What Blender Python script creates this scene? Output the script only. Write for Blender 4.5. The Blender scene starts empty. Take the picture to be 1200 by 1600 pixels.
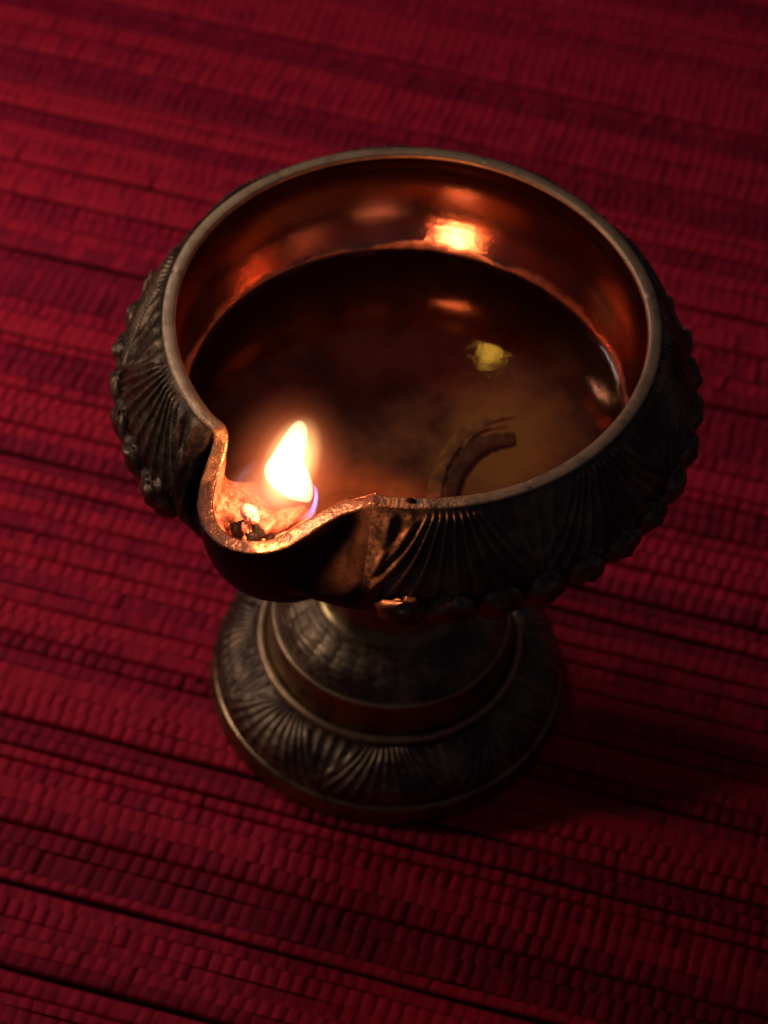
import bpy, bmesh, math, random
import numpy as np
from mathutils import Vector, Matrix

S = 0.01                      # everything below is written in centimetres
rng = np.random.RandomState(7)
random.seed(7)
scene = bpy.context.scene
COL = scene.collection
HR = 11.176                   # height of the bowl's rim above the table

# ------------------------------------------------------------------ camera
cam_d = bpy.data.cameras.new("camera")
cam = bpy.data.objects.new("camera", cam_d)
COL.objects.link(cam)
fw = Vector((-0.00587544, 0.63491974, -0.77255576))
rt = Vector((0.99749719, 0.05815857, 0.04021107))
up = Vector((-0.07046154, 0.77038595, 0.63367236))
M = Matrix(((rt.x, up.x, -fw.x), (rt.y, up.y, -fw.y), (rt.z, up.z, -fw.z))).to_4x4()
M.translation = Vector((0, -30.5193, 42.7207)) * S
cam.matrix_world = M
cam_d.sensor_fit = 'VERTICAL'
cam_d.sensor_height = 24
cam_d.sensor_width = 18
cam_d.lens = 24 * 3800.0 / 1600.0
cam_d.clip_start = 0.01
cam_d.clip_end = 50
cam_d.dof.use_dof = True
cam_d.dof.focus_distance = 0.405
cam_d.dof.aperture_fstop = 15.0
scene.camera = cam

# ------------------------------------------------------------------ render, world
scene.view_settings.view_transform = 'Standard'
scene.view_settings.look = 'None'
scene.view_settings.exposure = 0
scene.view_settings.gamma = 1
scene.cycles.sample_clamp_indirect = 25.0
scene.cycles.max_bounces = 10
scene.cycles.glossy_bounces = 6
scene.cycles.transparent_max_bounces = 16
scene.cycles.caustics_reflective = True
scene.cycles.blur_glossy = 0.3
world = bpy.data.worlds.new("World")
scene.world = world
world.use_nodes = True
bg = world.node_tree.nodes["Background"]
bg.inputs[0].default_value = (0.66, 0.56, 0.78, 1)
bg.inputs[1].default_value = 0.042

# ------------------------------------------------------------------ room lamps
def area(name, loc, target, size, power, color, spread=math.pi):
    d = bpy.data.lights.new(name, 'AREA')
    d.shape = 'DISK'
    d.size = size * S
    d.energy = power
    d.color = color
    d.spread = spread
    o = bpy.data.objects.new(name, d)
    COL.objects.link(o)
    o.location = Vector(loc) * S
    o.rotation_euler = (Vector(target) - Vector(loc)).to_track_quat('-Z', 'Y').to_euler()
    return o

area("table_lamp_light", (-35, 2.5, 19), (-16, 11, 0), 4.0, 0.215, (1.0, 0.78, 0.58), math.radians(100))
area("room_light", (-22, 30, 52), (-1, 3, 0), 9, 0.125, (1.0, 0.86, 0.80), math.radians(90))

area("glint_light", (3.3, 37.6, 47), (0, 0, 8), 0.9, 0.00032, (1.0, 0.52, 0.05), math.radians(60))  # unseen lamp added only to make the yellow glint in the bowl

# ------------------------------------------------------------------ helpers
def tag(o, label=None, cat=None, group=None, kind=None):
    if label: o['label'] = label
    if cat: o['category'] = cat
    if group: o['group'] = group
    if kind: o['kind'] = kind
    return o

def empty(name, loc=(0, 0, 0)):
    o = bpy.data.objects.new(name, None)
    COL.objects.link(o)
    o.location = Vector(loc) * S
    o.empty_display_size = 0.01
    return o

def mesh_np(name, V, F, mat, parent=None, smooth=True, origin=(0, 0, 0), closed=False):
    """V in cm (n,3); F list/array of quads or tris (possibly several arrays)."""
    me = bpy.data.meshes.new(name)
    V = (np.asarray(V, dtype=float) - np.asarray(origin, float)) * S
    Fs = F if isinstance(F, list) else [F]
    Fs = [np.asarray(f, dtype=np.int32) for f in Fs if len(f)]
    me.vertices.add(len(V))
    me.vertices.foreach_set('co', V.astype(np.float32).ravel())
    loops = np.concatenate([f.ravel() for f in Fs])
    tot = np.concatenate([np.full(len(f), f.shape[1], np.int32) for f in Fs])
    start = np.concatenate([[0], np.cumsum(tot)[:-1]]).astype(np.int32)
    me.loops.add(len(loops))
    me.loops.foreach_set('vertex_index', loops)
    me.polygons.add(len(tot))
    me.polygons.foreach_set('loop_start', start)
    me.polygons.foreach_set('use_smooth', np.full(len(tot), smooth))
    me.update(calc_edges=True)
    me.validate()
    if closed:
        bm = bmesh.new(); bm.from_mesh(me)
        bmesh.ops.recalc_face_normals(bm, faces=bm.faces)
        bm.to_mesh(me); bm.free()
    if mat: me.materials.append(mat)
    o = bpy.data.objects.new(name, me)
    COL.objects.link(o)
    if parent is not None:
        o.parent = parent
    return o

def grid_faces(nu, nv, cu=False, cv=False, off=0):
    iu = np.arange(nu if cu else nu - 1)
    iv = np.arange(nv if cv else nv - 1)
    a, b = np.meshgrid(iu, iv, indexing='ij')
    a = a.ravel(); b = b.ravel()
    a2 = (a + 1) % nu; b2 = (b + 1) % nv
    return np.stack([a * nv + b, a2 * nv + b, a2 * nv + b2, a * nv + b2], 1) + off

def smoothstep(a, b, x):
    t = np.clip((x - a) / (b - a), 0, 1)
    return t * t * (3 - 2 * t)

def catmull(P, n):
    """smooth resampling of a polyline, n points, by arc length of a Catmull-Rom curve"""
    P = np.asarray(P, float)
    Q = np.vstack([2 * P[0] - P[1], P, 2 * P[-1] - P[-2]])
    out = []
    for i in range(1, len(Q) - 2):
        t = np.linspace(0, 1, 24, endpoint=False)[:, None]
        a, b, c, d = Q[i - 1], Q[i], Q[i + 1], Q[i + 2]
        out.append(.5 * ((2 * b) + (-a + c) * t + (2 * a - 5 * b + 4 * c - d) * t ** 2 + (-a + 3 * b - 3 * c + d) * t ** 3))
    out = np.vstack(out + [P[-1:]])
    L = np.concatenate([[0], np.cumsum(np.linalg.norm(np.diff(out, axis=0), axis=1))])
    s = np.linspace(0, L[-1], n)
    return np.stack([np.interp(s, L, out[:, k]) for k in range(P.shape[1])], 1)

# cheap smooth periodic noise on (theta, v)
def wob(th, v, seed, amp=1.0, n=10, fmax=24):
    r = np.random.RandomState(seed)
    out = 0
    for _ in range(n):
        k = r.randint(1, fmax); m = r.uniform(-6, 6)
        out = out + math.sqrt(3.0 / k) * np.sin(k * th + m * v + r.uniform(0, 6.3))
    return amp * out / n

# ------------------------------------------------------------------ materials
class NT:
    def __init__(self, name):
        self.m = bpy.data.materials.new(name)
        self.m.use_nodes = True
        self.t = self.m.node_tree
        self.t.nodes.clear()
        self.out = self.t.nodes.new('ShaderNodeOutputMaterial')
    def n(self, kind, **kw):
        nd = self.t.nodes.new(kind)
        for k, v in kw.items():
            if k.startswith('i_'):
                nd.inputs[k[2:].replace('_', ' ')].default_value = v
            else:
                setattr(nd, k, v)
        return nd
    def l(self, a, b):
        self.t.links.new(a, b)
    def coords(self, scale=(100, 100, 100)):
        tc = self.n('ShaderNodeTexCoord')
        mp = self.n('ShaderNodeMapping')
        mp.inputs['Scale'].default_value = scale
        self.l(tc.outputs['Object'], mp.inputs['Vector'])
        return mp.outputs['Vector']
    def noise(self, vec, scale, detail=4, rough=.55):
        nd = self.n('ShaderNodeTexNoise')
        nd.inputs['Scale'].default_value = scale
        nd.inputs['Detail'].default_value = detail
        nd.inputs['Roughness'].default_value = rough
        self.l(vec, nd.inputs['Vector'])
        return nd.outputs['Fac']
    def ramp(self, fac, stops, interp='LINEAR'):
        nd = self.n('ShaderNodeValToRGB')
        nd.color_ramp.interpolation = interp
        els = nd.color_ramp.elements
        while len(els) < len(stops): els.new(0.5)
        for e, (p, c) in zip(els, stops):
            e.position = p
            e.color = c if len(c) == 4 else (*c, 1)
        self.l(fac, nd.inputs['Fac'])
        return nd.outputs['Color']
    def val(self, fac, lo, hi, a=0.3, b=0.7):
        nd = self.n('ShaderNodeMapRange')
        nd.inputs['From Min'].default_value = a
        nd.inputs['From Max'].default_value = b
        nd.inputs['To Min'].default_value = lo
        nd.inputs['To Max'].default_value = hi
        self.l(fac, nd.inputs['Value'])
        return nd.outputs['Result']
    def bump(self, h, strength, dist, normal=None):
        nd = self.n('ShaderNodeBump')
        nd.inputs['Strength'].default_value = strength
        nd.inputs['Distance'].default_value = dist * S
        self.l(h, nd.inputs['Height'])
        if normal: self.l(normal, nd.inputs['Normal'])
        return nd.outputs['Normal']
    def principled(self, **kw):
        p = self.n('ShaderNodeBsdfPrincipled')
        for k, v in kw.items():
            k = k.replace('_', ' ')
            if hasattr(v, 'is_linked') or isinstance(v, bpy.types.NodeSocket):
                self.l(v, p.inputs[k])
            else:
                p.inputs[k].default_value = v
        self.l(p.outputs[0], self.out.inputs['Surface'])
        return p

def mat_cast():
    """old cast bronze: dark tarnish with rubbed brass showing on it"""
    t = NT("cast_bronze")
    v = t.coords()
    n1 = t.noise(v, 1.3, 5, .6)
    n2 = t.noise(v, 9, 4, .6)
    mx = t.n('ShaderNodeMath', operation='MULTIPLY_ADD')
    t.l(n2, mx.inputs[0]); mx.inputs[1].default_value = .45
    t.l(n1, mx.inputs[2])
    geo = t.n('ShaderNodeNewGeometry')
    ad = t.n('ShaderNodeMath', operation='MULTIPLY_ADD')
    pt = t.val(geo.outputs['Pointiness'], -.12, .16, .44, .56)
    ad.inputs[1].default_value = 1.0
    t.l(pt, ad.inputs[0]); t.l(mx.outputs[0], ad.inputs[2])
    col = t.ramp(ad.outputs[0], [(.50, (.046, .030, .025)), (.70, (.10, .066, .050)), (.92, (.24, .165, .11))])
    rough = t.val(n2, .34, .56)
    n3 = t.noise(v, 38, 3, .6)
    nb = t.bump(n2, .35, .03)
    nb = t.bump(n3, .35, .012, nb)
    t.principled(Base_Color=col, Metallic=.93, Roughness=rough, Normal=nb)
    return t.m

def mat_rim():
    t = NT("worn_brass_rim")
    v = t.coords()
    n1 = t.noise(v, 2.2, 4, .6)
    n2 = t.noise(v, 24, 4, .7)
    col = t.ramp(n1, [(.3, (.26, .165, .095)), (.55, (.40, .265, .155)), (.75, (.22, .135, .085))])
    # soot baked on round the burning end of the spout
    sv = t.n('ShaderNodeVectorMath', operation='DISTANCE')
    t.l(v, sv.inputs[0]); sv.inputs[1].default_value = (-3.3, -4.6, 10.4)
    sv2 = t.n('ShaderNodeVectorMath', operation='DISTANCE')
    t.l(v, sv2.inputs[0]); sv2.inputs[1].default_value = (-1.0, -4.35, 10.8)
    mn = t.n('ShaderNodeMath', operation='MINIMUM'); t.l(sv.outputs['Value'], mn.inputs[0]); t.l(sv2.outputs['Value'], mn.inputs[1])
    n5 = t.noise(v, 2.6, 4, .6)
    sa = t.n('ShaderNodeMath', operation='MULTIPLY_ADD'); t.l(n5, sa.inputs[0]); sa.inputs[1].default_value = 2.0; t.l(mn.outputs[0], sa.inputs[2])
    soot = t.val(sa.outputs[0], 1.0, 0.0, 1.8, 2.35)
    mxc = t.n('ShaderNodeMix', data_type='RGBA'); t.l(soot, mxc.inputs[0]); t.l(col, mxc.inputs[6]); mxc.inputs[7].default_value = (.028, .012, .008, 1)
    col = mxc.outputs[2]
    rough = t.val(n2, .34, .55)
    nb = t.bump(n2, .22, .014)
    sb_ = t.n('ShaderNodeMath', operation='MULTIPLY'); t.l(n5, sb_.inputs[0]); t.l(t.val(mn.outputs[0], 1.0, 0.0, 1.2, 2.6), sb_.inputs[1])
    nb = t.bump(sb_.outputs[0], 1.0, .10, nb)
    t.principled(Base_Color=col, Metallic=t.val(soot, .9, .2, 0, 1), Roughness=rough, Normal=nb)
    return t.m

def mat_inner():
    """polished inside, turned on a lathe: fine rings and a few scratches"""
    t = NT("polished_copper_brass")
    v = t.coords()
    tc = t.n('ShaderNodeTexCoord')
    mp = t.n('ShaderNodeMapping')
    mp.inputs['Scale'].default_value = (14, 14, 1300)
    t.l(tc.outputs['Object'], mp.inputs['Vector'])
    rings = t.noise(mp.outputs[0], 1.0, 3, .65)
    n1 = t.noise(v, 1.1, 4, .6)
    n2 = t.noise(v, 14, 4, .65)
    col = t.ramp(n1, [(.32, (.50, .21, .15)), (.52, (.64, .29, .20)), (.72, (.54, .25, .13))])
    sx = t.n('ShaderNodeSeparateXYZ'); t.l(tc.outputs['Object'], sx.inputs[0])
    zz = t.n('ShaderNodeMath', operation='MULTIPLY_ADD')       # height in cm with an uneven edge
    zz.inputs[1].default_value = 100.0
    nn_ = t.n('ShaderNodeMath', operation='MULTIPLY'); t.l(n1, nn_.inputs[0]); nn_.inputs[1].default_value = .5
    t.l(sx.outputs[2], zz.inputs[0]); t.l(nn_.outputs[0], zz.inputs[2])
    tarn = t.val(zz.outputs[0], 1.0, 0.0, 8.9, 9.1)          # 1 where the metal has lain under oil
    n4 = t.noise(v, .9, 5, .6)
    dull = t.ramp(n4, [(.36, (.24, .085, .045)), (.5, (.44, .19, .09)), (.62, (.56, .26, .12)), (.75, (.34, .15, .06))])
    ring = t.val(zz.outputs[0], 0.0, 1.0, 7.75, 8.6)        # shade put into the colour on the flame-lit curve of the wall
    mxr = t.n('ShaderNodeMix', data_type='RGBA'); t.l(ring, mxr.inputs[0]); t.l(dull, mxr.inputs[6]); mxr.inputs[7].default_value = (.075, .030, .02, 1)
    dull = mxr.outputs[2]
    gv = t.n('ShaderNodeVectorMath', operation='DISTANCE'); t.l(v, gv.inputs[0]); gv.inputs[1].default_value = (1.9, .35, 7.2)
    ga = t.n('ShaderNodeMath', operation='MULTIPLY_ADD'); t.l(t.noise(v, 1.6, 4, .6), ga.inputs[0]); ga.inputs[1].default_value = 1.8; t.l(gv.outputs['Value'], ga.inputs[2])
    gold = t.val(ga.outputs[0], .85, 0.0, 1.5, 2.6)         # paler yellow patch on the floor
    mxg = t.n('ShaderNodeMix', data_type='RGBA'); t.l(gold, mxg.inputs[0]); t.l(dull, mxg.inputs[6]); mxg.inputs[7].default_value = (.80, .45, .13, 1)
    dull = mxg.outputs[2]
    mxc = t.n('ShaderNodeMix', data_type='RGBA'); t.l(tarn, mxc.inputs[0]); t.l(col, mxc.inputs[6]); t.l(dull, mxc.inputs[7])
    col = mxc.outputs[2]
    r1 = t.val(n2, .08, .15)
    ra = t.n('ShaderNodeMath', operation='MULTIPLY_ADD'); t.l(tarn, ra.inputs[0]); ra.inputs[1].default_value = .30; t.l(r1, ra.inputs[2])
    rough = ra.outputs[0]
    # brown film of burnt oil in the spout
    sv = t.n('ShaderNodeVectorMath', operation='DISTANCE')
    t.l(v, sv.inputs[0]); sv.inputs[1].default_value = (-2.35, -4.7, 10.2)
    sa = t.n('ShaderNodeMath', operation='MULTIPLY_ADD'); t.l(n1, sa.inputs[0]); sa.inputs[1].default_value = 1.2; t.l(sv.outputs['Value'], sa.inputs[2])
    film = t.val(sa.outputs[0], 1.0, 0.0, 1.7, 2.7)
    n5 = t.noise(v, 4.2, 5, .7)
    fcol = t.ramp(n5, [(.36, (.04, .012, .01)), (.47, (.30, .10, .06)), (.60, (.72, .34, .25))])
    mxd = t.n('ShaderNodeMix', data_type='RGBA'); t.l(film, mxd.inputs[0]); t.l(col, mxd.inputs[6]); t.l(fcol, mxd.inputs[7])
    col = mxd.outputs[2]
    mmx = t.n('ShaderNodeMath', operation='MAXIMUM'); t.l(tarn, mmx.inputs[0]); t.l(film, mmx.inputs[1])
    met = t.val(mmx.outputs[0], 1.0, .0, 0, 1)
    spc = t.val(tarn, .5, .06, 0, 1)
    nb = t.bump(rings, .35, .010)
    nb = t.bump(n2, .25, .014, nb)
    n6 = t.noise(v, 26, 3, .7)
    rb = t.n('ShaderNodeMath', operation='MULTIPLY'); t.l(n6, rb.inputs[0]); t.l(tarn, rb.inputs[1])
    nb = t.bump(rb.outputs[0], .8, .02, nb)
    tg = t.n('ShaderNodeTangent', direction_type='RADIAL', axis='Z')
    fb = t.n('ShaderNodeMath', operation='MULTIPLY'); t.l(n5, fb.inputs[0]); t.l(film, fb.inputs[1])
    nb = t.bump(fb.outputs[0], 1.0, .09, nb)
    t.principled(Base_Color=col, Metallic=met, Specular_IOR_Level=spc, Roughness=rough, Normal=nb, Anisotropic=.75, Anisotropic_Rotation=.25, Tangent=tg.outputs[0])
    return t.m

def mat_turned():
    """smooth turned metal of the stem and the steps of the foot"""
    t = NT("turned_bronze")
    v = t.coords()
    n1 = t.noise(v, 1.8, 5, .6)
    n2 = t.noise(v, 16, 4, .65)
    col = t.ramp(n1, [(.35, (.13, .085, .05)), (.6, (.27, .19, .10)), (.78, (.10, .06, .045))])
    rough = t.val(n1, .24, .42)
    nb = t.bump(n2, .2, .015)
    t.principled(Base_Color=col, Metallic=.95, Roughness=rough, Normal=nb)
    return t.m

def mat_dark_bronze():
    """plain wall of the spout, a darker bronze than the cast body"""
    t = NT("dark_bronze")
    v = t.coords()
    n1 = t.noise(v, 1.6, 5, .65)
    n2 = t.noise(v, 14, 4, .65)
    col = t.ramp(n1, [(.35, (.018, .009, .007)), (.58, (.034, .018, .013)), (.75, (.06, .034, .022))])
    rough = t.val(n1, .38, .62)
    nb = t.bump(n2, .5, .02)
    t.principled(Base_Color=col, Metallic=.75, Roughness=rough, Normal=nb)
    return t.m

def mat_reed():
    t = NT("red_dyed_reed")
    v = t.coords()
    oi = t.n('ShaderNodeObjectInfo')
    # streaks along the strip (object x axis), finer across
    tc = t.n('ShaderNodeTexCoord')
    mp = t.n('ShaderNodeMapping')
    mp.inputs['Scale'].default_value = (360, 60, 60)
    t.l(tc.outputs['Object'], mp.inputs['Vector'])
    ofs = t.n('ShaderNodeVectorMath', operation='MULTIPLY_ADD')
    cb = t.n('ShaderNodeCombineXYZ')
    t.l(oi.outputs['Random'], cb.inputs[0]); t.l(oi.outputs['Random'], cb.inputs[1])
    t.l(cb.outputs[0], ofs.inputs[0]); ofs.inputs[1].default_value = (91, 57, 0)
    t.l(mp.outputs[0], ofs.inputs[2])
    cell = t.noise(ofs.outputs[0], 1.0, 3, .6)
    fib = t.noise(v, 42, 3, .6)
    patch = t.noise(v, .45, 3, .5)
    s = t.n('ShaderNodeMath', operation='MULTIPLY_ADD')
    t.l(oi.outputs['Random'], s.inputs[0]); s.inputs[1].default_value = .55; t.l(cell, s.inputs[2])
    s2 = t.n('ShaderNodeMath', operation='MULTIPLY_ADD')
    t.l(patch, s2.inputs[0]); s2.inputs[1].default_value = .3; t.l(s.outputs[0], s2.inputs[2])
    col = t.ramp(s2.outputs[0], [(.48, (.17, .0034, .021)), (.85, (.29, .0048, .029)), (1.0, (.42, .010, .032))])
    mp2 = t.n('ShaderNodeMapping'); mp2.inputs['Scale'].default_value = (4200, 420, 420)
    t.l(tc.outputs['Object'], mp2.inputs['Vector'])
    thr = t.noise(mp2.outputs[0], 1.0, 2, .6)                 # fine threads running across each strip
    mxt = t.n('ShaderNodeMix', data_type='RGBA', blend_type='MULTIPLY'); mxt.inputs[0].default_value = 1
    t.l(col, mxt.inputs[6]); t.l(t.ramp(thr, [(.30, (.62, .55, .6)), (.62, (1.12, 1.1, 1.1))]), mxt.inputs[7])
    col = mxt.outputs[2]
    nb = t.bump(fib, .5, .012)
    nb = t.bump(thr, .7, .010, nb)
    nb = t.bump(cell, .3, .02, nb)
    t.principled(Base_Color=col, Roughness=.7, Specular_IOR_Level=.12, Normal=nb)
    return t.m

def mat_simple(name, col, rough=.8, metallic=0.0, nscale=6, var=.5, bumpd=.01, spec=.5):
    t = NT(name)
    v = t.coords()
    n1 = t.noise(v, nscale, 4, .6)
    lo = tuple(c * (1 - var) for c in col); hi = tuple(min(1, c * (1 + var)) for c in col)
    c = t.ramp(n1, [(.35, lo), (.65, hi)])
    nb = t.bump(n1, .6, bumpd)
    t.principled(Base_Color=c, Roughness=rough, Metallic=metallic, Normal=nb, Specular_IOR_Level=spec)
    return t.m

def mat_oil():
    t = NT("lamp_oil")
    fr = t.n('ShaderNodeFresnel'); fr.inputs['IOR'].default_value = 1.47
    v = t.coords()
    nz = t.noise(v, .8, 2, .5)
    nb = t.bump(nz, .08, .05)
    nb = t.bump(t.noise(v, 9, 3, .6), .05, .010, nb)
    t.l(nb, fr.inputs['Normal'])
    tr = t.n('ShaderNodeBsdfTransparent'); tr.inputs[0].default_value = (.93, .80, .68, 1)
    gl = t.n('ShaderNodeBsdfGlossy'); gl.inputs['Roughness'].default_value = .03
    t.l(nb, gl.inputs['Normal'])
    mx = t.n('ShaderNodeMixShader')
    t.l(fr.outputs[0], mx.inputs[0]); t.l(tr.outputs[0], mx.inputs[1]); t.l(gl.outputs[0], mx.inputs[2])
    t.l(mx.outputs[0], t.out.inputs['Surface'])
    return t.m

def mat_gas(name, color, strength):
    """glowing gas of even density: brighter where it is thicker, so its edges are soft"""
    t = NT(name)
    em = t.n('ShaderNodeEmission')
    em.inputs[0].default_value = (*color, 1)
    em.inputs[1].default_value = strength
    t.l(em.outputs[0], t.out.inputs['Volume'])
    return t.m

def mat_halo(name, color, strength, power=2.0):
    """soft glow: strongest in the middle of its ball, thinning outwards (object axes span -1..1 cm units)"""
    t = NT(name)
    tc = t.n('ShaderNodeTexCoord')
    ln = t.n('ShaderNodeVectorMath', operation='LENGTH')
    t.l(tc.outputs['Object'], ln.inputs[0])
    sb = t.n('ShaderNodeMath', operation='SUBTRACT', use_clamp=True)
    sb.inputs[0].default_value = 1.0
    t.l(ln.outputs['Value'], sb.inputs[1])
    pw = t.n('ShaderNodeMath', operation='POWER')
    t.l(sb.outputs[0], pw.inputs[0]); pw.inputs[1].default_value = power
    ml = t.n('ShaderNodeMath', operation='MULTIPLY')
    t.l(pw.outputs[0], ml.inputs[0]); ml.inputs[1].default_value = strength
    em = t.n('ShaderNodeEmission')
    em.inputs[0].default_value = (*color, 1)
    t.l(ml.outputs[0], em.inputs[1])
    t.l(em.outputs[0], t.out.inputs['Volume'])
    t.m.cycles.volume_step_rate = 0.4 if hasattr(t.m, 'cycles') and hasattr(t.m.cycles, 'volume_step_rate') else 1
    return t.m

CAST = mat_cast(); RIM = mat_rim(); INNER = mat_inner(); TURNED = mat_turned(); DARK_BRONZE = mat_dark_bronze()
REED = mat_reed(); OIL = mat_oil()
TABLE = mat_simple("dark_table", (.02, .003, .006), .9, 0, 2, .3, .01, 0.0)
SOOT = mat_simple("soot", (.005, .003, .0025), .6, 0, 12, .6, .06, .15)
COTTON = mat_simple("oil_soaked_cotton", (.26, .10, .07), .4, 0, 7, .6, .05)
EMBER = mat_simple("ember_pink", (.80, .42, .36), .8, 0, 9, .35, .05)  # glow of the ember put into a pale pink base colour
CRUST = mat_simple("burnt_oil_crust", (.40, .17, .09), .35, .0, 7, .6, .05)
WEFT = mat_simple("dark_strip", (.26, .12, .06), .7, 0, 5, .5, .03, .2)

# ------------------------------------------------------------------ table and woven mat
V = np.array([(-60, -50, -.06), (60, -50, -.06), (60, 70, -.06), (-60, 70, -.06)], float)
tb = mesh_np("table", V, [np.array([[0, 1, 2, 3]])], TABLE, smooth=False)
tag(tb, kind='structure')

PHI = -0.20656
eu = np.array([math.cos(PHI), math.sin(PHI)])
ev = np.array([-math.sin(PHI), math.cos(PHI)])
# seams between the strips across the mat (measured along ev), with how open each is (cm)
SEAMS = [(25.04, .05), (24.3, .02), (23.8, .03), (23.23, .10), (22.7, .02), (22.2, .02), (21.58, .05), (21.0, .02), (20.3, .03),
 (19.63, .12), (19.1, .02), (18.52, .02), (17.84, .04), (17.07, .09), (16.42, .03), (15.76, .07), (15.3, .02), (14.86, .09), (14.17, .03),
 (13.71, .03), (13.3, .02), (12.89, .12), (12.31, .03), (11.73, .15), (11.3, .02), (10.82, .03), (10.39, .02), (9.86, .17), (9.4, .02),
 (8.93, .02), (8.25, .02), (7.81, .03), (7.17, .12), (6.83, .07), (6.39, .05), (5.88, .05), (5.52, .07), (4.99, .02), (4.5, .12), (4.06, .02),
 (3.57, .12), (3.2, .02), (2.84, .10), (2.44, .03), (2.0, .05), (1.53, .05), (1.18, .02), (.87, .05), (.45, .02), (.03, .02), (-.38, .05),
 (-.79, .02), (-1.2, .05), (-1.6, .05), (-2.0, .02), (-2.47, .02), (-2.86, .04), (-3.29, .11), (-3.63, .02), (-3.96, .09), (-4.3, .05),
 (-4.75, .02), (-5.26, .02), (-5.74, .07), (-6.21, .03), (-6.77, .02), (-7.07, .12), (-7.44, .02), (-7.85, .03), (-8.19, .02), (-8.52, .02),
 (-8.88, .09), (-9.38, .06), (-9.66, .02), (-10.02, .02)]
w = SEAMS[-1][0]
while w > -19:
    w -= rng.uniform(.3, .55); SEAMS.append((w, rng.choice([.02, .03, .05, .1])))
w = SEAMS[0][0]
while w < 36:
    w += rng.uniform(.35, .65); SEAMS.insert(0, (w, rng.choice([.02, .03, .05, .1])))
SEAMS = sorted(SEAMS)

mat_root = empty("placemat", (0, 0, 0))
tag(mat_root, "crimson woven reed placemat of narrow ribbed strips, spread flat under the brass lamp", "placemat")
CELL = 0.2781
LEN0, LEN1 = -22.0, 22.0
for i in range(len(SEAMS) - 1):
    w0 = SEAMS[i][0] + SEAMS[i][1] * (.5 if SEAMS[i][1] > .045 else .25)
    w1 = SEAMS[i + 1][0] - SEAMS[i + 1][1] * (.5 if SEAMS[i + 1][1] > .045 else .25)
    if w1 - w0 < .08: continue
    W = w1 - w0
    ph = rng.uniform(0, 1)
    per = CELL * rng.uniform(.985, 1.015)
    top = .040 + .034 * min(1, W / .4) + rng.uniform(-.014, .014)
    # along: groove, shoulder, middle, shoulder
    ks = np.arange(int((LEN1 - LEN0) / per) + 1)
    wid = rng.uniform(.9, 1.1, len(ks))
    s_cells = LEN0 + (ks + ph) * per
    gw = rng.uniform(.020, .036)
    s = np.stack([s_cells - gw * .5, s_cells + gw * .5, s_cells + per * .30, s_cells + per * .72], 1)
    hmod = np.stack([np.full(len(ks), .0), np.full(len(ks), .0), rng.uniform(.8, 1.12, len(ks)), rng.uniform(.8, 1.12, len(ks))], 1)
    # shoulders close to the groove keep the pillow blunt
    s = np.stack([s[:, 0], s[:, 1], s_cells + gw * .5 + .022, s_cells + per * .5, s_cells + per - gw * .5 - .022], 1)
    hm = rng.uniform(.85, 1.12, len(ks))
    depth = rng.uniform(.14, .42) * rng.uniform(.75, 1.15, len(ks))
    hmod = np.stack([1 - depth, 1 - depth, hm * .95, hm, hm * .95], 1)
    s = s.ravel(); hmod = hmod.ravel()
    cross = np.array([0, .05, .16, .5, .84, .95, 1.0])
    e0 = -.35 if SEAMS[i][1] > .045 else .93
    e1 = -.35 if SEAMS[i + 1][1] > .045 else .93
    m0 = .66 if e0 < 0 else .98
    m1 = .66 if e1 < 0 else .98
    prof = np.array([e0, m0, .95, 1.0, .95, m1, e1])
    n = len(s)
    slant = rng.uniform(-.03, .10)
    # the strips wander a little
    wan = .018 * np.sin(s * rng.uniform(.25, .6) + rng.uniform(0, 6)) + .01 * np.sin(s * rng.uniform(1, 2) + rng.uniform(0, 6))
    jit = rng.normal(0, .006, (n, 1))
    SS = s[:, None] + (cross[None] - .5) * W * slant + jit
    WW = w0 + cross[None] * W + wan[:, None]
    ZZ = top * hmod[:, None] * prof[None]
    # cloth between ribs pulls the two edges in
    ZZ = np.where(prof[None] < 0, -.05, ZZ)
    X = SS * eu[0] + WW * ev[0]
    Y = SS * eu[1] + WW * ev[1]
    mid = .5 * (w0 + w1)
    ox, oy = mid * ev[0], mid * ev[1]
    P = np.stack([SS, WW - mid, ZZ], -1).reshape(-1, 3)     # local: x along the strip
    o = mesh_np("reed_strip", P, [grid_faces(n, len(cross))], REED, mat_root)
    o.location = (ox * S, oy * S, 0)
    o.rotation_euler = (0, 0, PHI)

# ------------------------------------------------------------------ the lamp
ZB = 0.085                                # the lamp's foot stands on the mat's ribs
lamp = empty("oil_lamp", (0, 0, ZB))
tag(lamp, "old brass oil lamp, footed bowl with fluted petals and a spout", "oil lamp")
LO = (0, 0, ZB)

NT_ = 1440
th = np.linspace(0, 2 * math.pi, NT_, endpoint=False)
TS = math.radians(-116.5)
a = np.degrees((th - TS + math.pi) % (2 * math.pi) - math.pi)     # angle from the spout's axis, degrees

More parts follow.
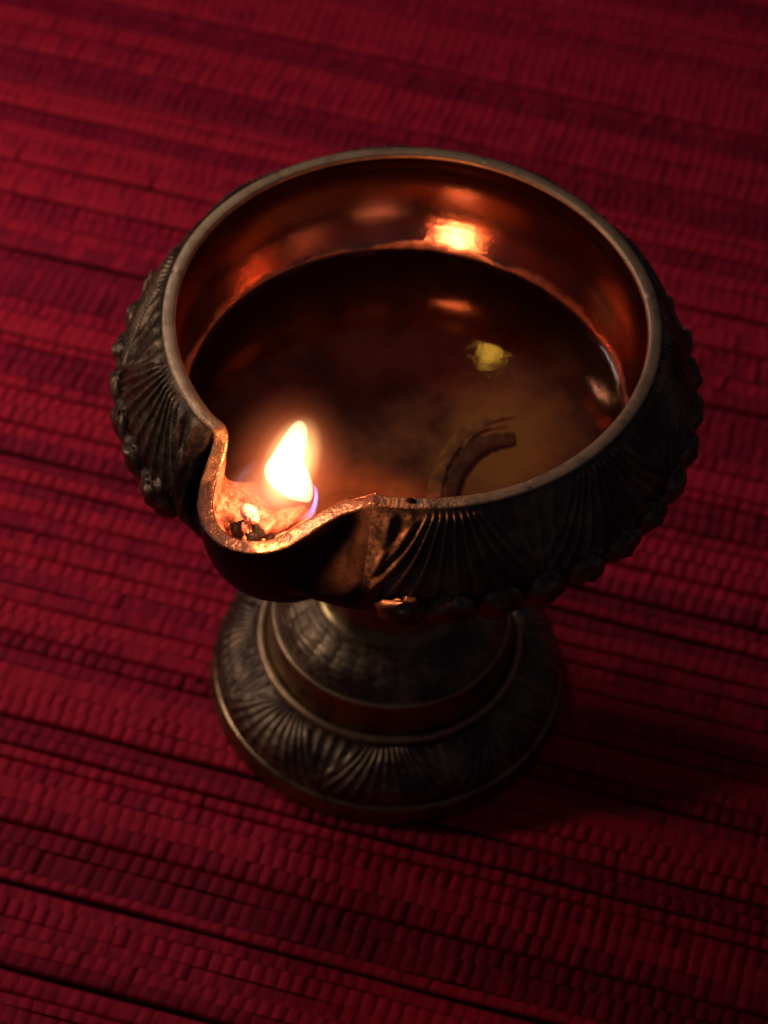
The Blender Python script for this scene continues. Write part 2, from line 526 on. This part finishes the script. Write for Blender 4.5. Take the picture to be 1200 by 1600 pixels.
tabA = [-24, -21, -20, -19, -17.2, -15.5, -12.5, -10, -7.5, -4.5, -1.5, 1.5, 4, 6.5, 9, 11.5, 14, 16.5, 18.5, 20, 23]
tabR = [4.50, 4.46, 4.47, 4.56, 4.86, 5.12, 5.46, 5.64, 5.76, 5.82, 5.79, 5.68, 5.53, 5.30, 4.98, 4.68, 4.50, 4.43, 4.43, 4.46, 4.50]
tabZ = [0, 0, -.06, -.22, -.42, -.54, -.62, -.66, -.68, -.69, -.69, -.68, -.67, -.64, -.58, -.50, -.42, -.32, -.17, -.02, 0]
def smooth_interp(x, xs, ys, sd=.7):
    k = np.linspace(-2.2 * sd, 2.2 * sd, 9)
    wgt = np.exp(-.5 * (k / sd) ** 2); wgt /= wgt.sum()
    return sum(wi * np.interp(x + ki, xs, ys, left=ys[0], right=ys[-1]) for wi, ki in zip(wgt, k))
Rl = smooth_interp(a, tabA, tabR, .40)
Zl = smooth_interp(a, tabA, tabZ, .28)
# the hand-made circle is a little uneven
unev = 0.012 * np.sin(2 * th + .4) + .008 * np.sin(5 * th + 1)
Rl = Rl + unev
wsp = np.where(a > 0, smoothstep(25, 15, a), smoothstep(22.5, 17.0, -a))            # 1 in the spout
lipxy = np.stack([Rl * np.cos(th), Rl * np.sin(th)], 1)
# inner edge of the lip: offset of the outer edge
tan = np.roll(lipxy, -6, 0) - np.roll(lipxy, 6, 0)
tan /= np.linalg.norm(tan, axis=1)[:, None]
nin = np.stack([-tan[:, 1], tan[:, 0]], 1)
wch = smoothstep(21.2, 18.2, np.abs(a))
thick = .25 + .02 * wch
inxy = lipxy + nin * thick[:, None]
for _ in range(10):
    ws = wch[:, None] * .8
    inxy = inxy * (1 - ws) + ws * (np.roll(inxy, 1, 0) + np.roll(inxy, -1, 0)) / 2

RN, ZN = 1.42, -4.42          # where the bowl meets the stem

# ---- outer wall
base_prof = np.array([(4.50, 0), (4.56, -.10), (4.70, -.34), (4.88, -.68), (5.06, -1.05), (5.18, -1.38), (5.22, -1.60),
                      (5.20, -1.85), (5.08, -2.15), (4.80, -2.55), (4.35, -3.0), (3.7, -3.48), (2.9, -3.92), (2.1, -4.24), (RN, ZN)])
NVo = 110
bp = catmull(base_prof, NVo)
# denser sampling where the petals are is implicit: arc-length; local frame for the relief
dbp = np.gradient(bp, axis=0); dbp /= np.linalg.norm(dbp, axis=1)[:, None]
nrm = np.stack([-dbp[:, 1], dbp[:, 0]], 1)         # outward normal in (r,z)
zcol = bp[:, 1]
tpet = np.clip((-zcol - .05) / 1.50, 0, 1)          # 0 at the rim, 1 at the bead row
inpet = (zcol > -1.75)

def petal_height(u, t, n_rib=8):
    """u in -.5..+.5 across one petal, t in 0..1 from the rim down"""
    edge = .15 + .36 * np.clip(t / .75, 0, 1) ** .8
    edge = np.minimum(edge, .5 * np.sqrt(np.clip(1 - (np.clip(t - .72, 0, 1) / .34) ** 2, 0, 1)) + .02)
    m = edge - np.abs(u)                             # >0 inside the main petal
    phi = u / (.30 + .72 * t) * (1 + .35 * (1 - t) * np.abs(u))
    rib = (0.5 + .5 * np.cos(2 * math.pi * n_rib * phi)) ** 1.3
    inside = smoothstep(0, .05, m)
    # between two petals a second fan opens upwards
    uu = np.abs(u) - .5
    phi2 = uu / (.22 + .55 * (1 - t))
    rib2 = (0.5 + .5 * np.cos(2 * math.pi * 6 * phi2)) ** 1.2
    ridge = np.exp(-(m / .022) ** 2)
    h = inside * (.042 + .062 * rib) + (1 - inside) * (.010 + .040 * rib2) + .040 * ridge
    return h * smoothstep(0, .06, t) * smoothstep(1.0, .93, t)

PETW = (360 - 41.0) / 9
ap = np.where(a < 0, a + 360, a)                    # 0..360 going round from the spout
uo = ((ap - 20.5) / PETW) % 1.0 - .5
TH, VV = np.meshgrid(th, np.linspace(0, 1, NVo), indexing='ij')
U2 = np.repeat(uo[:, None], NVo, 1); T2 = np.repeat(tpet[None], NT_, 0)
relief = petal_height(U2 + .03 * wob(TH, VV * 5, 3), T2) * 1.0 * (1 + .6 * wob(TH, VV * 9, 31, 1, 14, 40))
# scalloped band behind the beads
NB = 38
band = np.exp(-((zcol + 1.78) / .24) ** 2)[None]
relief = np.where(inpet[None], relief, 0) + band * (.05 + .07 * np.cos(NB * (TH - TS)))
# small leaves below the bead row
low = np.exp(-((zcol + 2.3) / .22) ** 2)[None]
relief += low * .035 * np.cos(NB * (TH - TS) + math.pi)
relief = relief * np.where(a > 0, smoothstep(20, 23.5, a), smoothstep(18.5, 23.5, -a))[:, None]
relief += .012 * wob(TH, VV * 8, 5, 1, 16, 60)
Rb = bp[:, 0][None] + relief * nrm[:, 0][None]
Zb = bp[:, 1][None] + relief * nrm[:, 1][None]
q = np.linspace(0, 1, NVo)[None]
Rb = Rb + (Rl[:, None] - 4.5) * (1 - wsp[:, None]) * (1 - q) ** 3
# smooth wall of the spout
ang = (q ** .92) * math.pi / 2
Rs = RN + (Rl[:, None] - RN) * np.cos(ang) ** .80
Zs = Zl[:, None] + (ZN - Zl[:, None]) * np.sin(ang) ** 1.12
Bz = np.interp(-Zs, -base_prof[:, 1], base_prof[:, 0])       # the round body goes on under the spout
smax = .5 * (Rs + Bz + np.sqrt((Rs - Bz) ** 2 + .10 ** 2))
wt = smoothstep(.35, 1.45, Zl[:, None] - Zs) * smoothstep(ZN, ZN + .6, Zs)
Rs = Rs + wt * (smax - Rs)
Rs = Rs + .012 * wob(TH, VV * 4, 8, 1, 8, 30)
k = wsp[:, None]
bl = smoothstep(0, 1, k)
Ro = Rb * (1 - bl) + Rs * bl
Zo = Zb * (1 - bl) + Zs * bl
# the very top follows the lip exactly
Ro[:, 0] = Rl; Zo[:, 0] = Zl
OUT = np.stack([Ro * np.cos(th)[:, None], Ro * np.sin(th)[:, None], Zo + HR], -1)

def split_cols(Vg, mask_cols, name, mat, parent):
    """one mesh out of the columns (runs of theta) where mask is true"""
    nu, nv = Vg.shape[:2]
    F = grid_faces(nu, nv, cu=True)
    col = F[:, 0] // nv
    F = F[mask_cols[col]]
    used = np.unique(F)
    remap = -np.ones(nu * nv, int); remap[used] = np.arange(len(used))
    return mesh_np(name, Vg.reshape(-1, 3)[used], [remap[F]], mat, parent, origin=LO)

is_sp = np.abs(a) < 20.6
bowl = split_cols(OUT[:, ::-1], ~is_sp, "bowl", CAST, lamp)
spout = split_cols(OUT[:, ::-1], is_sp, "spout", DARK_BRONZE, lamp)
tag(spout, "smooth plain pouring spout that holds the burning wick")

# ---- rim: flat worn band with tiny rounded arrises
b = .022
cx = lipxy - nin * 0
rim_pts = np.stack([
    np.c_[lipxy - nin * .004, Zl - .05],
    np.c_[lipxy - nin * .006, Zl - .012],
    np.c_[lipxy + nin * b, Zl + .012],
    np.c_[lipxy + nin * .045, Zl + .016],
    np.c_[lipxy * .5 + inxy * .5, Zl + .018 + .004 * np.sin(9 * th)],
    np.c_[inxy - nin * .045, Zl + .015],
    np.c_[inxy - nin * b, Zl + .010],
    np.c_[inxy + nin * .006, Zl - .014],
    np.c_[inxy + nin * .004, Zl - .06]], 1)
# nicks and dents in the edge
nick = sum(-.018 * np.exp(-((np.degrees(th) - c + 180) % 360 - 180) ** 2 / w_ ** 2) for c, w_ in ((128, .5), (171, .7), (12, .6), (262, .9), (300, .5), (75, .6)))
rim_pts[:, :, 2] += HR + (wch * .028 * wob(th, th * 0, 77, 1.5, 14, 90))[:, None]
rim_pts[:, 5:, 2] += (wch * .03 * wob(th, th * 0, 78, 1.5, 14, 120))[:, None]
rim_pts[:, 2, 2] += nick + .003 * wob(th, th * 0, 21, 1, 12, 160)
rim_pts[:, 6, 2] += .6 * nick + .003 * wob(th, th * 0, 22, 1, 12, 160)
mesh_np("rim", rim_pts.reshape(-1, 3), [grid_faces(NT_, 9, cu=True)[:, ::-1]], RIM, lamp, origin=LO)

# ---- inside
NVi = 70
pin = catmull([(4.21, 0), (4.42, -.28), (4.56, -.6), (4.62, -.95), (4.58, -1.3), (4.47, -1.7), (4.30, -2.05), (4.10, -2.38), (3.8, -2.75), (3.4, -3.12), (2.9, -3.47), (2.3, -3.76), (1.4, -3.93), (.02, -4.0)], NVi)
psp = catmull([(5.45, -.69), (5.37, -.90), (5.10, -1.06), (4.6, -1.14), (4.2, -1.32), (3.95, -1.75), (3.82, -2.38), (3.65, -2.85), (3.35, -3.18), (2.9, -3.48), (2.3, -3.76), (1.4, -3.93), (.02, -4.0)], NVi)
Rin = np.hypot(inxy[:, 0], inxy[:, 1]); thi = np.arctan2(inxy[:, 1], inxy[:, 0])
wi = smoothstep(21.5, 13.5, np.abs(a))[:, None]
qi = np.linspace(0, 1, NVi)[None]
fall = (1 - qi) ** 2.2
Ri0 = pin[:, 0][None] + (Rin[:, None] - 4.21) * (1 - qi) ** 4 * (1 - wi)
Zi0 = pin[:, 1][None] + (Zl[:, None]) * (1 - qi) ** 3
side = np.clip((Rin[:, None]) / 5.45, .78, 1.04)
Ri1 = psp[:, 0][None] + (Rin[:, None] - 5.45) * np.clip(1 - qi * 1.9, 0, 1) ** .9
Zi1 = psp[:, 1][None] + (Zl[:, None] + .69) * (1 - qi) ** 2
Ri = Ri0 * (1 - wi) + Ri1 * wi
Zi = Zi0 * (1 - wi) + Zi1 * wi
Ri[:, 0] = Rin; Zi[:, 0] = Zl
ths = th[:, None] + ((thi - th + math.pi) % (2 * math.pi) - math.pi)[:, None] * (1 - qi) ** 2
Ri = Ri + .008 * wob(TH[:, :NVi], qi * 5 + TH[:, :NVi] * 0, 12, 1, 10, 20) * np.minimum(1, qi * 6)
IN = np.stack([Ri * np.cos(ths), Ri * np.sin(ths), Zi + HR], -1)
# shallow hammered marks on the floor
mesh_np("bowl_lining", IN.reshape(-1, 3), [grid_faces(NT_, NVi, cu=True)], INNER, lamp, origin=LO)

# ---- beads
def lump(nu, nv, rx, ry, rz, seed, amp=.05, petal=0):
    u = np.linspace(0, 2 * math.pi, nu, endpoint=False); v = np.linspace(.02, math.pi - .02, nv)
    Ug, Vg = np.meshgrid(u, v, indexing='ij')
    r = 1 + amp * wob(Ug, Vg * 2, seed, 2.0, 10, 7) + petal * np.cos(3 * Ug)
    P = np.stack([rx * r * np.sin(Vg) * np.cos(Ug), ry * r * np.sin(Vg) * np.sin(Ug), rz * r * np.cos(Vg)], -1)
    top = np.array([[0, 0, P[:, 0, 2].mean()]]); bot = np.array([[0, 0, P[:, -1, 2].mean()]])
    Vt = np.vstack([P.reshape(-1, 3), top, bot])
    F = grid_faces(nu, nv, cu=True)[:, ::-1]
    i = np.arange(nu); j = (i + 1) % nu; n = nu * nv
    T1 = np.stack([i * nv, j * nv, np.full(nu, n)], 1)
    T2_ = np.stack([j * nv + nv - 1, i * nv + nv - 1, np.full(nu, n + 1)], 1)
    return Vt, [F, T1, T2_]

bead_meshes = []
for sdd in range(4):
    Vb, Fb = lump(24, 16, .31, .46, .47, 30 + sdd, .12)
    # a boss with a hollow ring, as in the casting
    d = np.hypot(Vb[:, 1], Vb[:, 2] - .02)
    Vb[:, 0] += np.where(Vb[:, 0] > 0, .05 * np.exp(-(d / .09) ** 2) - .035 * np.exp(-((d - .16) / .05) ** 2), 0)
    o = mesh_np("bead", Vb, Fb, CAST, lamp, closed=True)
    bead_meshes.append(o.data)
    bpy.data.objects.remove(o)
for kx in range(NB):
    tk = TS + 2 * math.pi * kx / NB
    ak = (math.degrees(tk - TS) + 180) % 360 - 180
    if (ak > -24 and ak < 27): continue
    o = bpy.data.objects.new("bead", bead_meshes[kx % 4])
    COL.objects.link(o); o.parent = lamp
    o.location = (5.17 * S * math.cos(tk), 5.17 * S * math.sin(tk), (HR - 1.84 - ZB + rng.uniform(-.02, .02)) * S)
    o.rotation_euler = (rng.uniform(-.12, .12), .38 + rng.uniform(-.08, .08), tk)
    sc = rng.uniform(.93, 1.07)
    o.scale = (1, sc, rng.uniform(.93, 1.06))

# ---- stem, collar and foot (turned profiles)
def lathe(name, prof, mat, parent, n=480, m=40, relief=None, smooth=True, resample=True):
    P = catmull(prof, m) if resample else np.asarray(prof, float)
    m = len(P)
    t = np.linspace(0, 2 * math.pi, n, endpoint=False)
    R = np.repeat(P[:, 0][None], n, 0); Z = np.repeat(P[:, 1][None], n, 0)
    if relief is not None:
        d = np.gradient(P, axis=0); d /= np.linalg.norm(d, axis=1)[:, None] + 1e-9
        nn = np.stack([d[:, 1], -d[:, 0]], 1)
        q_ = np.linspace(0, 1, m)
        h = relief(t[:, None], q_[None])
        R = R + h * nn[:, 0][None]; Z = Z + h * nn[:, 1][None]
    G = np.stack([R * np.cos(t)[:, None], R * np.sin(t)[:, None], Z], -1)
    return mesh_np(name, G.reshape(-1, 3), [grid_faces(n, m, cu=True)], mat, parent, origin=LO, smooth=smooth)

wobr = lambda t, q_: .012 * wob(t + 0 * q_, q_ * 5, 44, 1, 12, 18)
lathe("stem", [(1.66, 3.16), (1.50, 3.26), (1.34, 3.55), (1.20, 4.2), (1.15, 5.0), (1.22, 5.8), (1.42, 6.4), (1.75, 6.8), (1.9, 6.95)], TURNED, lamp, relief=wobr, m=60)
# lower stem: a plain upright step with a worn edge, then a lumpy cast bell
def bell_rel(t, q_):
    return (.045 * wob(t + 0 * q_, q_ * 9, 51, 1, 22, 46) + .02 * np.abs(np.cos(14 * t))) * np.sin(math.pi * np.clip(q_, 0, 1))
lathe("stem_bell", [(2.40, 2.41), (2.30, 2.56), (2.16, 2.76), (1.98, 2.94), (1.80, 3.08), (1.64, 3.18)], CAST, lamp, relief=bell_rel, m=50, n=720)
lathe("step_edge", [(2.475, 2.30), (2.49, 2.36), (2.48, 2.415), (2.44, 2.44), (2.38, 2.43)], RIM, lamp, m=20, relief=lambda t, q_: .012 * wob(t + 0 * q_, q_ * 3, 62, 1, 16, 70))
lathe("step_wall", [(2.66, 1.56), (2.61, 1.66), (2.565, 1.85), (2.52, 2.1), (2.48, 2.33)], TURNED, lamp, m=30, relief=lambda t, q_: .004 * wob(t + 0 * q_, q_ * 3, 63, 1, 10, 30))
lathe("foot_lip", [(2.62, 1.57), (2.64, 1.65), (2.69, 1.685), (2.75, 1.68), (2.785, 1.64), (2.80, 1.56), (2.78, 1.50)], RIM, lamp, m=30, relief=lambda t, q_: .008 * wob(t + 0 * q_, q_ * 3, 61, 1, 16, 70))
def foot_rel(t, q_):
    P_ = 2 * math.pi / 8
    u_ = (((t + .35) / P_) % 1.0) - .5 + 0 * q_
    h = petal_height(u_ + .012 * wob(t + 0 * q_, q_ * 6, 71), np.clip(q_ * 1.02, 0, 1) + 0 * t, 8) * .55 * (1 + .7 * wob(t + 0 * q_, q_ * 8, 73, 1, 14, 40))
    return h + .012 * wob(t + 0 * q_, q_ * 8, 72, 1, 18, 60) * np.sin(math.pi * q_)
lathe("foot", [(2.78, 1.54), (2.98, 1.49), (3.20, 1.36), (3.40, 1.16), (3.54, .95), (3.62, .72), (3.66, .58)][::1], CAST, lamp, n=1000, m=60,
      relief=lambda t, q_: -foot_rel(t, q_))
lathe("foot_edge", [(3.62, .60), (3.69, .575), (3.73, .52), (3.74, .44), (3.76, .28), (3.79, .14), (3.78, ZB), (3.6, ZB), (3.2, .12), (.5, .15)], TURNED, lamp, m=60)
tag([o for o in lamp.children if o.name.startswith("foot_lip")][0], "bright worn ring around the well of the foot")

# ------------------------------------------------------------------ oil in the bowl
OZ = HR - 2.37
oil_root_loc = (0, 0, OZ)
no = 360
to = np.linspace(0, 2 * math.pi, no, endpoint=False)
ro = np.interp(to, th, [np.interp(2.37, -Zi[j], Ri[j]) for j in range(NT_)], period=2 * math.pi)
rings_ = [(0.0, 0), (.35, 0), (.7, 0), (.9, 0), (.98, .002), (.994, .008), (1.0, .020), (1.004, .032)]
G = np.stack([np.stack([ro * f * np.cos(to), ro * f * np.sin(to), np.full(no, OZ + z)], -1) for f, z in rings_[1:]], 1)
Vo = np.vstack([G.reshape(-1, 3), [[0, 0, OZ]]])
nvv = len(rings_) - 1
Fq = grid_faces(no, nvv, cu=True)[:, ::-1]
i = np.arange(no); j = (i + 1) % no
Ft = np.stack([i * nvv, j * nvv, np.full(no, no * nvv)], 1)
oil = mesh_np("oil", Vo, [Fq, Ft], OIL, origin=(0, 0, OZ))
if oil.data.polygons[len(oil.data.polygons) - 1].normal.z < 0:
    oil.data.flip_normals()
oil.location = (0, 0, OZ * S)
tag(oil, "pool of dark amber oil filling the polished bowl of the lamp", "oil")

# ------------------------------------------------------------------ wick in the spout
def tube(path, radii, n=14, squash=1.0, seed=1, amp=.06, twist=0.0, m=None, upv=(0, 0, 1.0)):
    P = catmull(path, m or 8 * len(path))
    R = np.interp(np.linspace(0, 1, len(P)), np.linspace(0, 1, len(radii)), radii)
    d = np.gradient(P, axis=0); d /= np.linalg.norm(d, axis=1)[:, None]
    s_ = np.cross(d, np.array(upv)); s_ /= np.linalg.norm(s_, axis=1)[:, None] + 1e-9
    u_ = np.cross(s_, d)
    t = np.linspace(0, 2 * math.pi, n, endpoint=False)
    q_ = np.linspace(0, 1, len(P))
    rr = R[:, None] * (1 + amp * wob(t[None] + 0 * q_[:, None], q_[:, None] * 25, seed, 2, 12, 6) + .14 * (twist != 0) * np.cos(3 * (t[None] - twist * q_[:, None])))
    G = P[:, None] + rr[..., None] * (np.cos(t)[None, :, None] * s_[:, None] + squash * np.sin(t)[None, :, None] * u_[:, None])
    Vt = np.vstack([G.reshape(-1, 3), P[:1], P[-1:]])
    nn = len(P)
    F = grid_faces(nn, n, cv=True)
    k_ = np.arange(n); k2 = (k_ + 1) % n
    A = np.stack([k2, k_, np.full(n, nn * n)], 1)
    B = np.stack([(nn - 1) * n + k_, (nn - 1) * n + k2, np.full(n, nn * n + 1)], 1)
    return Vt, [F, A, B]

def sp(r, deg, z):
    return (r * math.cos(math.radians(deg)), r * math.sin(math.radians(deg)), HR + z)

wl = np.array(sp(4.9, -118, -1.3))
wick = empty("wick", wl)
tag(wick, "charred cotton wick lying in the spout under the flame", "wick")
Vt, Ft = tube([sp(3.55, -112, -2.6), sp(3.85, -113, -1.6), sp(4.25, -114.5, -1.12), sp(4.7, -116.5, -.98), sp(5.0, -118, -.94)], [.17, .17, .16, .17, .16], 18, .8, 5, .08, 9)
mesh_np("twisted_strand", Vt, Ft, COTTON, wick, origin=wl, closed=True)
Vt, Ft = tube([sp(4.85, -117, -1.14), sp(5.02, -118.5, -.98), sp(5.2, -120.5, -.86), sp(5.32, -122, -.9)], [.20, .21, .18, .12], 16, .8, 9, .2, 7)
mesh_np("charred_tip", Vt, Ft, SOOT, wick, origin=wl, closed=True)
def put_lump(name, c, r, mat, parent, seed, amp=.12):
    Vl, Fl = lump(18, 12, r[0], r[1], r[2], seed, amp)
    o = mesh_np(name, Vl, Fl, mat, parent, closed=True)
    o.location = (Vector(c) - Vector(wl)) * S
    o.rotation_euler = (seed * .7, seed * 1.3, seed * 2.1)
    return o
put_lump("ember_knot", sp(5.03, -120.2, -.60), (.16, .14, .22), EMBER, wick, 3, .30)
put_lump("ember_knot", sp(5.22, -119.2, -.86), (.20, .10, .11), EMBER, wick, 4, .32)
put_lump("char_knot", sp(5.28, -117.6, -.92), (.19, .16, .13), SOOT, wick, 6, .22)
put_lump("char_knot", sp(4.52, -107.6, -.86), (.20, .14, .12), SOOT, wick, 8, .2)
# crust of burnt oil specks in the corner of the spout
crumbs_v, crumbs_f, off = [], [], 0
rc = np.random.RandomState(5)
for kk in range(70):
    aa = rc.uniform(-16, 8); rr_ = np.interp(aa, a[np.argsort(a)], Rin[np.argsort(a)]) - rc.uniform(.0, .32)
    if aa > -3 and rc.rand() < .6: continue
    zz = -.74 - rc.uniform(0, .28) - .2 * rc.rand()
    r0_ = rc.uniform(.025, .075)
    Vl, Fl = lump(8, 6, r0_, r0_, r0_ * .8, 100 + kk, .15)
    Vl = Vl + np.array(sp(rr_, -116.5 + aa, zz))
    crumbs_v.append(Vl); crumbs_f += [[f + off for f in Fl]]; off += len(Vl)
Fq_ = np.vstack([f[0] for f in crumbs_f]); Ft_ = np.vstack([np.vstack(f[1:]) for f in crumbs_f])
cr = mesh_np("burnt_crumbs", np.vstack(crumbs_v), [Fq_, Ft_], CRUST, wick, origin=wl)
cr['kind'] = 'stuff'

# dark curved strip lying under the oil
sl = np.array((1.3, -.2, HR - 3.9))
sunk = empty("sunken_strip", sl)
tag(sunk, "dark curved strip under the oil near the front rim", "spent wick")
zf = HR - 3.86
Vt, Ft = tube([(.80, -1.9, zf + .04), (.90, -1.2, zf), (.98, -.75, zf), (1.10, -.25, zf), (1.36, .22, zf), (1.70, .50, zf + .03), (2.15, .58, zf + .10)], [.10, .12, .14, .15, .18, .20, .15], 14, .35, 15, .16, 2)
mesh_np("twisted_strand", Vt, Ft, WEFT, sunk, origin=sl, closed=True)
GOLD = mat_simple("golden_strand", (.62, .34, .13), .7, 0, 5, .35, .03, .2)  # pale golden strands beside the dark strip
Vt, Ft = tube([(.62, -1.7, zf), (.66, -.9, zf), (.80, -.1, zf), (1.10, .62, zf), (1.65, 1.05, zf + .04), (2.2, 1.12, zf + .14)], [.07, .14, .13, .14, .11, .04], 12, .35, 16, .15, 3)
mesh_np("pale_strand", Vt, Ft, GOLD, sunk, origin=sl, closed=True)
Vt, Ft = tube([(1.15, .30, zf), (1.35, .72, zf), (1.8, .92, zf + .03), (2.35, .85, zf + .12)], [.03, .07, .08, .02], 12, .35, 17, .15, 3)
mesh_np("pale_strand", Vt, Ft, GOLD, sunk, origin=sl, closed=True)

# a fleck of soot on the rim and a crumb on the mat
Vl, Fl = lump(14, 10, .10, .05, .03, 61, .3)
mesh_np("soot_fleck", Vl + np.array((.18, -4.33, HR + .03)), Fl, SOOT, lamp, origin=LO, closed=True)
Vl, Fl = lump(12, 8, .075, .05, .04, 62, .3)
cb = mesh_np("crumb", Vl, Fl, SOOT, closed=True)
cb.location = (-3.99 * S, -.52 * S, .10 * S)
tag(cb, "tiny black crumb lying on the red mat just left of the lamp's foot", "crumb")

# ------------------------------------------------------------------ flame
fl = np.array((-2.0, -4.35, HR - .55))
flame = empty("flame", fl)
tag(flame, "single leaning white and orange flame rising from the spout of the brass lamp", "flame")
def gas_body(name, rows, ydepth, mat, yc=-4.35, n=28, lean=0.0):
    rows = np.array(rows, float)                       # z, left x, right x
    C_ = catmull(rows, 30)
    t = np.linspace(0, 2 * math.pi, n, endpoint=False)
    cxx = (C_[:, 1] + C_[:, 2]) / 2; hw = np.maximum((C_[:, 2] - C_[:, 1]) / 2, .01)
    hy = hw * ydepth
    G = np.stack([cxx[:, None] + hw[:, None] * np.cos(t)[None], yc + lean * C_[:, 0][:, None] + hy[:, None] * np.sin(t)[None], np.repeat((HR + C_[:, 0])[:, None], n, 1)], -1)
    nn = len(C_)
    Vt = np.vstack([G.reshape(-1, 3), G[0].mean(0)[None], G[-1].mean(0)[None]])
    F = grid_faces(nn, n, cv=True)
    k_ = np.arange(n); k2 = (k_ + 1) % n
    A = np.stack([k2, k_, np.full(n, nn * n)], 1)
    B = np.stack([(nn - 1) * n + k_, (nn - 1) * n + k2, np.full(n, nn * n + 1)], 1)
    return mesh_np(name, Vt, [F, A, B], mat, flame, origin=fl, closed=True)
CORE = mat_gas("flame_core_gas", (1.0, .74, .42), 400)
BLUE = mat_gas("flame_blue_gas", (.30, .36, 1.0), 380)
BLUE2 = mat_gas("flame_blue_gas_faint", (.42, .40, 1.0), 34)
gas_body("flame_core", [(-.16, -1.60, -1.50), (-.06, -1.72, -1.46), (.08, -1.97, -1.45), (.3, -2.17, -1.47), (.57, -2.29, -1.54), (.89, -2.18, -1.61), (1.22, -2.06, -1.58), (1.45, -1.97, -1.57), (1.66, -1.88, -1.57), (1.80, -1.80, -1.61), (1.86, -1.74, -1.66)], .8, CORE)
Vt, Ft = tube([(-1.47, -4.4, HR + .40), (-1.40, -4.4, HR + .1), (-1.42, -4.4, HR - .2), (-1.50, -4.4, HR - .42), (-1.66, -4.4, HR - .58)], [.004, .03, .04, .035, .004], 12, 4, 3, .0, upv=(0, 1.0, 0))
mesh_np("blue_edge", Vt, Ft, BLUE, flame, origin=fl, closed=True)
Vt, Ft = tube([(-2.30, -4.4, HR + .95), (-2.52, -4.4, HR + .65), (-2.70, -4.4, HR + .35), (-2.86, -4.4, HR + .02)], [.004, .03, .03, .004], 12, 4, 4, .0, upv=(0, 1.0, 0))
mesh_np("blue_edge", Vt, Ft, BLUE2, flame, origin=fl, closed=True)

Vh, Fh = lump(24, 16, 1, 1, 1, 1, 0)
def glow(name, mat, c, r, tilt=.12):
    o = mesh_np(name, Vh / S, Fh, mat, flame, closed=True)
    o.location = (Vector((c[0], c[1], HR + c[2])) - Vector(fl)) * S
    o.scale = tuple(x * S for x in r)
    o.rotation_euler = (0, tilt, 0)
    return o
glow("bloom_halo", mat_halo("bloom_halo_glow", (1.0, .20, .065), 115, 2.4), (-1.88, -4.35, .70), (1.30, 1.1, 1.95))  # glowing ball added to stand for lens bloom round the flame
glow("flame_mantle", mat_halo("flame_mantle_gas", (1.0, .30, .11), 160, 1.6), (-1.86, -4.35, .80), (.68, .6, 1.35), .22)
glow("flame_mantle", mat_halo("flame_inner_mantle_gas", (1.0, .56, .20), 620, 1.3), (-1.84, -4.35, .78), (.50, .45, 1.2), .22)
glow("flame_base", mat_halo("flame_base_gas", (1.0, .30, .15), 135, 1.1), (-2.12, -4.35, -.05), (.86, .5, .78), .1)

pl = bpy.data.lights.new("flame_light", 'POINT')
pl.energy = 0.11
pl.color = (1.0, .33, .12)
pl.shadow_soft_size = .0035
po = bpy.data.objects.new("flame_light", pl)
COL.objects.link(po)
po.location = Vector((-1.85, -4.35, HR + .6)) * S
